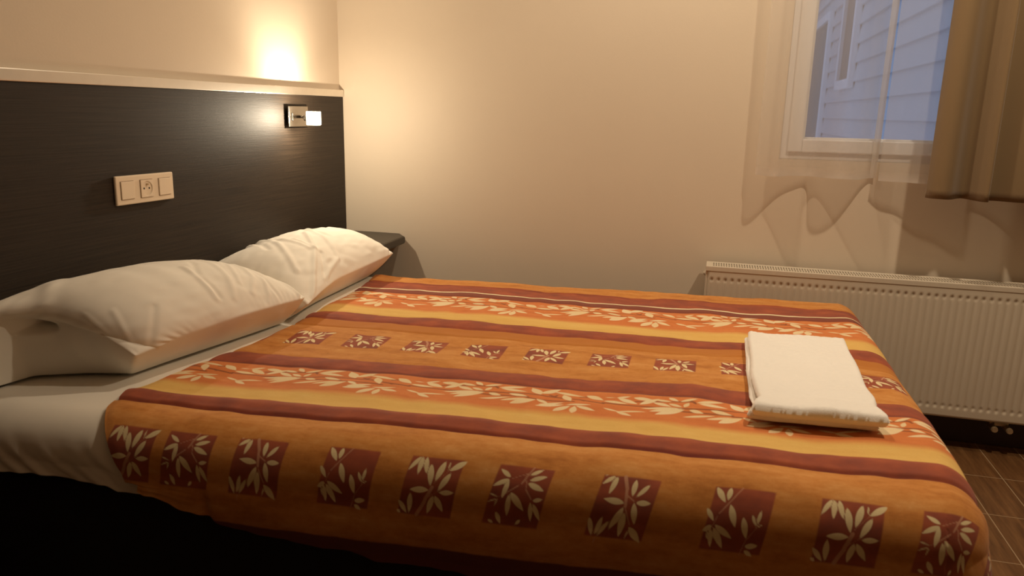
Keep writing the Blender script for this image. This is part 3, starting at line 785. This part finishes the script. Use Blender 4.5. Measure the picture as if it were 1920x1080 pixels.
# ------------------------------------------------------------------ bottom sheet
def sheet():
    st = 0.006
    X1 = np.arange(0.022, 0.56, st); Q = np.arange(-YF-0.12, -YN+0.30, st)
    xx, qq = np.meshgrid(X1, Q); v = -qq
    dn = np.clip(YN+0.006-v, 0, None); df = np.clip(v-YF, 0, None)
    hem = RAD*np.pi/2+(ZT-RAD-0.418)+0.010*smooth_noise(xx, xx*0, 9, 41)-0.010*np.clip((0.2-xx)/0.2, 0, 1)
    k = np.clip((dn-0.10)/(0.30-0.10), 0, 1); dn2 = np.where(dn > 0.10, 0.10+k*(hem-0.10), dn)
    on, hn = wrap_np(dn2, RAD*0.97); of, hf = wrap_np(df, 0.05)
    V = np.where(dn > 0, YN+0.006-on, np.where(df > 0, YF+of-0.004, v)); D = hn+hf
    side = np.clip((D-0.02)/0.06, 0, 1)
    fold = side*(0.011*smooth_noise(xx+0.5*D-2.0*D*D, qq*0.2, 15, 42)+0.008*smooth_noise(xx-1.2*D*D/0.15, qq*0.1, 42, 43)+0.016*np.exp(-((xx-0.055-0.10*D)/0.016)**2))
    lump = 0.003*smooth_noise(xx, qq, 14, 45)
    tuck = np.clip((hn-0.075)/0.06, 0, 1)**1.5*0.010
    Y = V-np.where(dn > 0, np.clip(hn/RAD, 0, 1)*fold, 0)+np.where(dn > 0, tuck, 0)
    Z = ZT-0.0035-0.012*np.clip((xx-0.385)/0.02, 0, 1)-D+lump*(1-side)-0.006*np.clip((0.14-xx)/0.14, 0, 1)*(dn > 0)
    Y = Y+SH*(xx-1.0)
    H, W_ = xx.shape
    idx = np.arange(H*W_).reshape(H, W_)
    faces = np.stack([idx[:-1, :-1], idx[1:, :-1], idx[1:, 1:], idx[:-1, 1:]], -1).reshape(-1, 4)
    o = link_mesh('bed_sheet', np.stack([xx, Y, Z], -1).reshape(-1, 3).tolist(), faces.tolist(), M_SHEET, None, True)
    sm = o.modifiers.new('thick', 'SOLIDIFY'); sm.thickness = 0.0015; sm.offset = -1
    tag(o, 'white sheet tucked over the mattress under the pillows and down the near side', 'sheet')
sheet()

# ------------------------------------------------------------------ pillows: two cloth panels inflated on a fixed seam line
def poly_resample(P, n):
    P = np.array(P, float)
    # Catmull-Rom style smoothing through the points
    seg = np.concatenate([[0], np.cumsum(np.linalg.norm(np.diff(P, axis=0), axis=1))]); seg /= seg[-1]
    fine = np.linspace(0, 1, 200)
    if len(P) > 2:
        c = np.stack([np.interp(fine, seg, P[:, k]) for k in range(3)], -1)
        for _ in range(60):
            c[1:-1] = 0.25*c[:-2]+0.5*c[1:-1]+0.25*c[2:]
    else: c = P[0]+(P[1]-P[0])*fine[:, None]
    s = np.concatenate([[0], np.cumsum(np.linalg.norm(np.diff(c, axis=0), axis=1))]); s /= s[-1]
    t = np.linspace(0, 1, n+1)
    return np.stack([np.interp(t, s, c[:, k]) for k in range(3)], -1)

def inflate(front, rear, left, right, contact, n, m, exl, exd_top, press_top, seed, zfl=0.5355, steps=260, creases=(), wrinkle=1.0, pocket=False):
    F, B_, L_, R_ = poly_resample(front, n), poly_resample(rear, n), poly_resample(left, m), poly_resample(right, m)
    s = np.linspace(0, 1, n+1)[:, None, None]; t = np.linspace(0, 1, m+1)[None, :, None]
    C = (1-t)*F[:, None]+t*B_[:, None]+(1-s)*L_[None]+s*R_[None]-((1-s)*(1-t)*F[0]+s*(1-t)*F[-1]+(1-s)*t*B_[0]+s*t*B_[-1])
    rs = np.random.RandomState(seed)
    S_, T_ = np.meshgrid(np.linspace(0, 1, n+1), np.linspace(0, 1, m+1), indexing='ij')
    bump = np.sin(np.pi*S_)*np.sin(np.pi*T_)
    flen = np.linalg.norm(np.diff(F, axis=0), axis=1).sum(); blen = np.linalg.norm(np.diff(B_, axis=0), axis=1).sum()
    llen = np.linalg.norm(np.diff(L_, axis=0), axis=1).sum(); rlen = np.linalg.norm(np.diff(R_, axis=0), axis=1).sum()
    lx = 0.5*(flen+blen)*exl/n
    outs = []
    for sign, exd, pr in ((1, exd_top, press_top),):
        X = C.copy(); X[..., 2] += sign*0.05*bump
        jit = np.stack([smooth_noise(S_*3, T_*2, 6, seed+k+(7 if sign < 0 else 0)) for k in range(3)], -1)*0.010*bump[..., None]
        X = X+jit; old = X.copy()
        ly = 0.5*(llen+rlen)*exd/m
        ld = math.hypot(lx, ly)
        for it in range(steps):
            du = np.zeros_like(X); dv = np.zeros_like(X)
            du[1:-1] = X[2:]-X[:-2]; dv[:, 1:-1] = X[:, 2:]-X[:, :-2]
            nr = np.cross(du, dv); nr /= np.linalg.norm(nr, axis=-1, keepdims=True)+1e-12
            nr *= np.sign(nr[n//2, m//2, 2] if abs(nr[n//2, m//2, 2]) > 0 else 1)*sign
            vel = (X-old)*0.93; old = X.copy()
            X = X+vel; X[1:-1, 1:-1] += (nr*pr)[1:-1, 1:-1]; X[..., 2] -= 2.0e-5
            def con(a, b, rest, ks, kc):
                d = X[b]-X[a]; l = np.linalg.norm(d, axis=-1, keepdims=True)+1e-12
                e = l-rest; k = np.where(e > 0, ks, kc); corr = d/l*e*k*0.5
                X[a] += corr; X[b] -= corr
            for _ in range(3):
                for o0 in (0, 1):
                    con((slice(o0, n, 2), slice(None)), (slice(o0+1, n+1, 2), slice(None)), lx, 0.95, 0.25) if (n-o0) % 2 == 0 else con((slice(o0, n-0, 2), slice(None)), (slice(o0+1, n+1, 2), slice(None)), lx, 0.95, 0.25)
                    con((slice(None), slice(o0, m, 2)), (slice(None), slice(o0+1, m+1, 2)), ly, 0.95, 0.25)
                for o0 in (0, 1):
                    con((slice(o0, n, 2), slice(0, m)), (slice(o0+1, n+1, 2), slice(1, m+1)), ld, 0.25, 0.05)
                    con((slice(o0, n, 2), slice(1, m+1)), (slice(o0+1, n+1, 2), slice(0, m)), ld, 0.25, 0.05)
                # bending: keep second neighbours apart
                con((slice(0, n-1), slice(None)), (slice(2, n+1), slice(None)), 2*lx, 0.0, 0.06)
                con((slice(None), slice(0, m-1)), (slice(None), slice(2, m+1)), 2*ly, 0.0, 0.06)
                X[:, 0] = F; X[:, -1] = B_; X[0] = L_; X[-1] = R_
                X[..., 2] = np.maximum(X[..., 2], zfl); X[..., 0] = np.maximum(X[..., 0], 0.020)
        outs.append(X)
    # underside: slanting faces from the seam down to the contact outline, flat where it rests
    cF, cB, cL, cR = [poly_resample([(x, y, zfl) for x, y in c], k) for c, k in zip(contact, (n, n, m, m))]
    def coons(a, b, c, d, S, T):
        i = S*n; j = T*m
        def at(P, f):
            k = np.clip(np.floor(f).astype(int), 0, len(P)-2); w_ = (f-k)[..., None]; return P[k]*(1-w_)+P[k+1]*w_
        S3, T3 = S[..., None], T[..., None]
        return (1-T3)*at(a, i)+T3*at(b, i)+(1-S3)*at(c, j)+S3*at(d, j)-((1-S3)*(1-T3)*a[0]+S3*(1-T3)*a[-1]+(1-S3)*T3*b[0]+S3*T3*b[-1])
    px, py = S_-0.5, T_-0.5
    mm = np.maximum(np.abs(px), np.abs(py))*2; mm = np.maximum(mm, 1e-6); m1 = 0.62
    Sb, Tb = np.clip(0.5+px/mm, 0, 1), np.clip(0.5+py/mm, 0, 1)
    f_ = np.clip((1-mm)/(1-m1), 0, 1)[..., None]
    rim_ = coons(F, B_, L_, R_, Sb, Tb); con_ = coons(cF, cB, cL, cR, Sb, Tb)
    cen = rim_.mean((0, 1)); outd = rim_-cen; outd[..., 2] = 0; outd /= np.linalg.norm(outd, axis=-1, keepdims=True)+1e-9
    bl = 0.007*np.sin(np.pi*f_)+0.006*np.sin(np.pi*f_)*smooth_noise(Sb*9, Tb*7+f_[..., 0]*1.5, 1.6, seed+50)[..., None]
    if pocket:
        bl = bl-0.085*np.exp(-((f_-0.13)/0.055)**2)*((Sb < 1e-6)*np.clip((Tb-0.44)/0.20, 0, 1))[..., None]
        bl = bl+0.009*np.exp(-((f_-0.29)/0.045)**2)*((Sb < 1e-6)*np.clip((Tb-0.46)/0.12, 0, 1))[..., None]
    side = rim_*(1-f_)+con_*f_+outd*bl
    inn = coons(cF, cB, cL, cR, np.clip(0.5+px/m1, 0, 1), np.clip(0.5+py/m1, 0, 1))
    BX = np.where((mm > m1)[..., None], side, inn)
    BX[:, 0] = F; BX[:, -1] = B_; BX[0] = L_; BX[-1] = R_
    # creases pressed into the upper panel
    Lm, Dm = 0.5*(flen+blen), 0.5*(llen+rlen)
    gx, gy = S_*Lm, T_*Dm
    disp = np.zeros_like(S_)
    for pts, wd, hg in creases:
        dmin = np.full_like(S_, 9.0)
        for (a0, b0), (a1, b1) in zip(pts, pts[1:]):
            dmin = np.minimum(dmin, seg_sd(gx, gy, (a0*Lm, b0*Dm, a1*Lm, b1*Dm, 0)))
        q_ = (dmin/wd)**2; disp += 0.62*hg*(1-1.1*q_)*np.exp(-q_)
    disp += 0.0045*smooth_noise(gx, gy*0.45, 26, seed+3)*wrinkle+0.003*smooth_noise(gx*0.5+gy, gy-gx*0.4, 48, seed+4)*wrinkle
    fade = np.clip(np.minimum(np.minimum(S_, 1-S_)*Lm, np.minimum(T_, 1-T_)*Dm)/0.012, 0, 1)
    outs[0] = outs[0]+nr*(disp*fade)[..., None]
    outs.append(BX)
    return outs, (n, m)

def pillow(label, name='pillow', group='pillows on the bed', bd=0.0, **kw):
    (T, Bt), (n, m) = inflate(**kw)
    idT = np.arange((n+1)*(m+1)).reshape(n+1, m+1); nT = idT.size
    inner = np.zeros((n+1, m+1), bool); inner[1:-1, 1:-1] = True
    idB = idT.copy(); idB[inner] = nT+np.arange(inner.sum())
    verts = np.concatenate([T.reshape(-1, 3), Bt[inner]])
    fT = np.stack([idT[:-1, :-1], idT[1:, :-1], idT[1:, 1:], idT[:-1, 1:]], -1).reshape(-1, 4)
    fB = np.stack([idB[:-1, :-1], idB[:-1, 1:], idB[1:, 1:], idB[1:, :-1]], -1).reshape(-1, 4)
    o = link_mesh(name, verts.tolist(), np.concatenate([fT, fB]).tolist(), M_PILLOW, None, True)
    ss = o.modifiers.new('smooth', 'SUBSURF'); ss.levels = 1; ss.render_levels = 1
    tag(o, label, 'pillow', group)
    return o, T
def drawn(fl, fr, rl, rr):
    """traced drawing coordinates -> (s, t) on the pillow by inverting the bilinear map of its four corners"""
    fl, fr, rl, rr = [np.array(p, float) for p in (fl, fr, rl, rr)]
    def f(p):
        st = np.array([0.5, 0.5])
        for _ in range(30):
            s_, t_ = st
            r_ = (1-t_)*((1-s_)*fl+s_*fr)+t_*((1-s_)*rl+s_*rr)-p
            J = np.stack([(1-t_)*(fr-fl)+t_*(rr-rl), (1-s_)*(rl-fl)+s_*(rr-fr)], -1)
            st = st-np.linalg.solve(J, r_)
        return tuple(np.clip(st, 0.01, 0.99))
    return lambda pts: [f(np.array(p, float)) for p in pts]
fn = drawn((-190, 1027), (1110, 575), (-1240, 740), (520, 330))
near_creases = [(fn([(150, 690), (300, 780)]), 0.010, 0.005), (fn([(230, 640), (210, 720), (330, 770)]), 0.009, -0.004), (fn([(330, 590), (420, 690), (440, 750)]), 0.011, 0.004),
    (fn([(560, 570), (620, 640), (590, 700)]), 0.010, 0.005), (fn([(640, 590), (760, 640), (860, 660)]), 0.009, -0.004), (fn([(780, 540), (900, 570), (1040, 590)]), 0.011, 0.006),
    (fn([(860, 480), (960, 560), (1080, 585)]), 0.010, -0.005), (fn([(480, 610), (500, 690)]), 0.008, 0.004), (fn([(700, 620), (740, 690)]), 0.008, 0.004),
    ([(0.035, 0.06), (0.035, 0.95)], 0.004, -0.0025), ([(0.06, 0.06), (0.15, 0.34)], 0.007, 0.0025), ([(0.045, 0.12), (0.10, 0.42)], 0.006, 0.002), ([(0.10, 0.05), (0.24, 0.24)], 0.008, -0.003),
    ([(0.20, 0.75), (0.45, 0.85), (0.7, 0.82)], 0.016, 0.005), ([(0.1, 0.62), (0.3, 0.78)], 0.016, 0.004)]
pillow('white pillow nearest the camera, its open case end facing left',
    front=[(0.302, -1.545, 0.600), (0.338, -1.41, 0.616), (0.372, -1.267, 0.624), (0.392, -1.13, 0.620), (0.402, -1.012, 0.612)],
    rear=[(0.028, -1.755, 0.694), (0.028, -1.30, 0.655), (0.030, -1.02, 0.640)],
    left=[(0.302, -1.545, 0.600), (0.250, -1.560, 0.640), (0.205, -1.568, 0.668), (0.14, -1.575, 0.674), (0.08, -1.605, 0.684), (0.028, -1.755, 0.694)],
    right=[(0.402, -1.012, 0.612), (0.22, -0.985, 0.625), (0.030, -1.02, 0.640)],
    contact=([(0.245, -1.493), (0.263, -1.386), (0.286, -1.273), (0.312, -1.148), (0.335, -1.02)], [(0.028, -1.69), (0.04, -1.02)], [(0.245, -1.493), (0.15, -1.522), (0.05, -1.575), (0.028, -1.69)], [(0.335, -1.02), (0.2, -1.0), (0.04, -1.02)]),
    n=128, m=84, exl=0.985, exd_top=0.975, press_top=0.9e-4, seed=11, creases=near_creases, pocket=True, wrinkle=0.7)
ff = drawn((1120, 650), (1830, 230), (60, 350), (1690, 130))
far_creases = [(ff(p), w_, h_) for p, w_, h_ in [
    ([(480, 250), (640, 220), (710, 280), (720, 360)], 0.012, 0.008), ([(760, 210), (800, 300), (900, 400), (1000, 530)], 0.012, 0.007), ([(690, 240), (760, 320), (800, 420)], 0.012, -0.006),
    ([(900, 180), (1080, 290), (1250, 300), (1340, 330)], 0.012, 0.006), ([(950, 130), (1100, 200), (1230, 260), (1340, 420)], 0.011, 0.007), ([(1400, 160), (1560, 210)], 0.010, 0.005),
    ([(1450, 260), (1560, 190), (1600, 170)], 0.010, -0.005), ([(1180, 330), (1160, 430), (1150, 620)], 0.010, 0.010), ([(1240, 540), (1350, 430)], 0.009, 0.007), ([(880, 360), (1120, 430)], 0.012, 0.007),
    ([(1210, 440), (1250, 540)], 0.010, -0.008), ([(700, 150), (900, 175), (1010, 210)], 0.014, 0.006), ([(420, 190), (640, 160)], 0.014, 0.005), ([(1010, 130), (1250, 150)], 0.012, -0.004), ([(1050, 380), (1160, 430)], 0.010, 0.006)]]
pillow('white creased pillow farther from the camera, beside the corner shelf',
    front=[(0.400, -0.995, 0.588), (0.385, -0.88, 0.603), (0.368, -0.76, 0.611), (0.366, -0.55, 0.612), (0.370, -0.335, 0.616)],
    rear=[(0.028, -0.985, 0.650), (0.026, -0.70, 0.650), (0.030, -0.335, 0.630)],
    left=[(0.400, -0.995, 0.588), (0.22, -0.965, 0.620), (0.028, -0.985, 0.650)],
    right=[(0.370, -0.335, 0.616), (0.22, -0.345, 0.640), (0.030, -0.335, 0.630)],
    contact=([(0.325, -0.985), (0.309, -0.835), (0.303, -0.753), (0.299, -0.524), (0.294, -0.37)], [(0.04, -0.98), (0.04, -0.37)], [(0.325, -0.985), (0.2, -0.975), (0.04, -0.98)], [(0.294, -0.37), (0.2, -0.375), (0.04, -0.37)]),
    n=128, m=84, exl=1.07, exd_top=1.015, press_top=0.6e-4, seed=29, creases=far_creases, wrinkle=1.0)

# ------------------------------------------------------------------ folded towel
def towel():
    """a terry towel folded over itself: a fat rolled fold at the near end, loose layers at the far end"""
    T = empty('towel'); tag(T, 'folded white terry towel lying on the foot of the bedspread', 'towel')
    # corners on the bed: near-left, near-right, far-left, far-right
    NL, NR, FL, FR = (1.583, -1.365), (1.822, -1.352), (1.588, -0.800), (1.832, -0.775)
    zb = ZT+0.0105
    def layer(name, a0, a1, b0, b1, zlo, th0, th1, r0, r1, seed, lift=0.0):
        nx, ny = 70, 150
        top, bot = [], []
        for j in range(ny+1):
            for i in range(nx+1):
                s, t = a0+(a1-a0)*i/nx, b0+(b1-b0)*j/ny
                w1 = 0.010*mnoise.noise(Vector((t*4.0, seed, 1.7)))*(0.4+0.6*abs(2*s-1)); w2 = 0.010*mnoise.noise(Vector((s*3.5, seed, 7.7)))
                x = (1-t)*((1-s)*NL[0]+s*NR[0])+t*((1-s)*FL[0]+s*FR[0])+w1*0.5
                y = (1-t)*((1-s)*NL[1]+s*NR[1])+t*((1-s)*FL[1]+s*FR[1])+w2*0.6
                # bulging waist near the rolled end
                x += (s-0.5)*0.014*math.exp(-((t-0.02)/0.06)**2)-(s-0.5)*0.012*math.exp(-((t-0.13)/0.05)**2)
                th = th0+(th1-th0)*min(1, t/0.35)
                u_, v_ = min(i/nx, 1-i/nx)*0.24, (j/ny)*0.56
                v2 = (1-j/ny)*0.56
                f = 1.0
                for e, r in ((u_, r1), (v_, r0), (v2, r1)):
                    q = min(1.0, e/r); f *= math.sqrt(max(0.0, 1-(1-q)**2))
                pile = 0.0012*mnoise.noise(Vector((x*90, y*90, seed)))+0.0008*mnoise.noise(Vector((x*220, y*220, seed+3)))
                und = 0.0035*mnoise.noise(Vector((x*9, y*9, seed+9)))
                dent = -0.004*math.exp(-((t-0.15)/0.05)**2)
                h = th/2
                zc = zlo+h+lift*max(0, 1-i/nx*4)*(0.3+0.7*t)
                top.append((x+pile*(0.5-s), y, zc+(h+pile+und+dent)*f)); bot.append((x, y, zc-h*f))
        N = len(top); fs = []
        for j in range(ny):
            for i in range(nx):
                p = j*(nx+1)+i
                fs.append((p, p+1, p+nx+2, p+nx+1)); fs.append((N+p, N+p+nx+1, N+p+nx+2, N+p+1))
        o = link_mesh(name, top+bot, fs, M_TOWEL, T, True)
        bm = bmesh.new(); bm.from_mesh(o.data); bmesh.ops.remove_doubles(bm, verts=bm.verts, dist=0.00005); bmesh.ops.recalc_face_normals(bm, faces=bm.faces); bm.to_mesh(o.data); bm.free()
    layer('lower_fold', -0.035, 0.93, 0.02, 0.985, zb, 0.016, 0.014, 0.008, 0.007, 2, 0.004)
    layer('upper_fold', 0.0, 1.0, 0.0, 1.0, zb+0.010, 0.030, 0.019, 0.016, 0.010, 7, 0.006)
towel()

# ------------------------------------------------------------------ ceiling lamps (above the frame, they cast the curtain shadows)
for (lx_, ly_), pw_, lab_ in CEILING_LAMPS:
    cl = empty('ceiling_lamp'); tag(cl, lab_, 'lamp', 'lamps on the ceiling')
    b = bmesh.new(); cyl(b, (lx_, ly_, CEIL-0.001), (lx_, ly_, CEIL-0.03), 0.07, n=32); obj('ceiling_rose', b, M_ALU, cl)
    b = bmesh.new(); cyl(b, (lx_, ly_, CEIL-0.03), (lx_, ly_, CEIL-0.110), 0.045, 0.03, n=32); obj('lamp_head', b, M_ALU, cl)
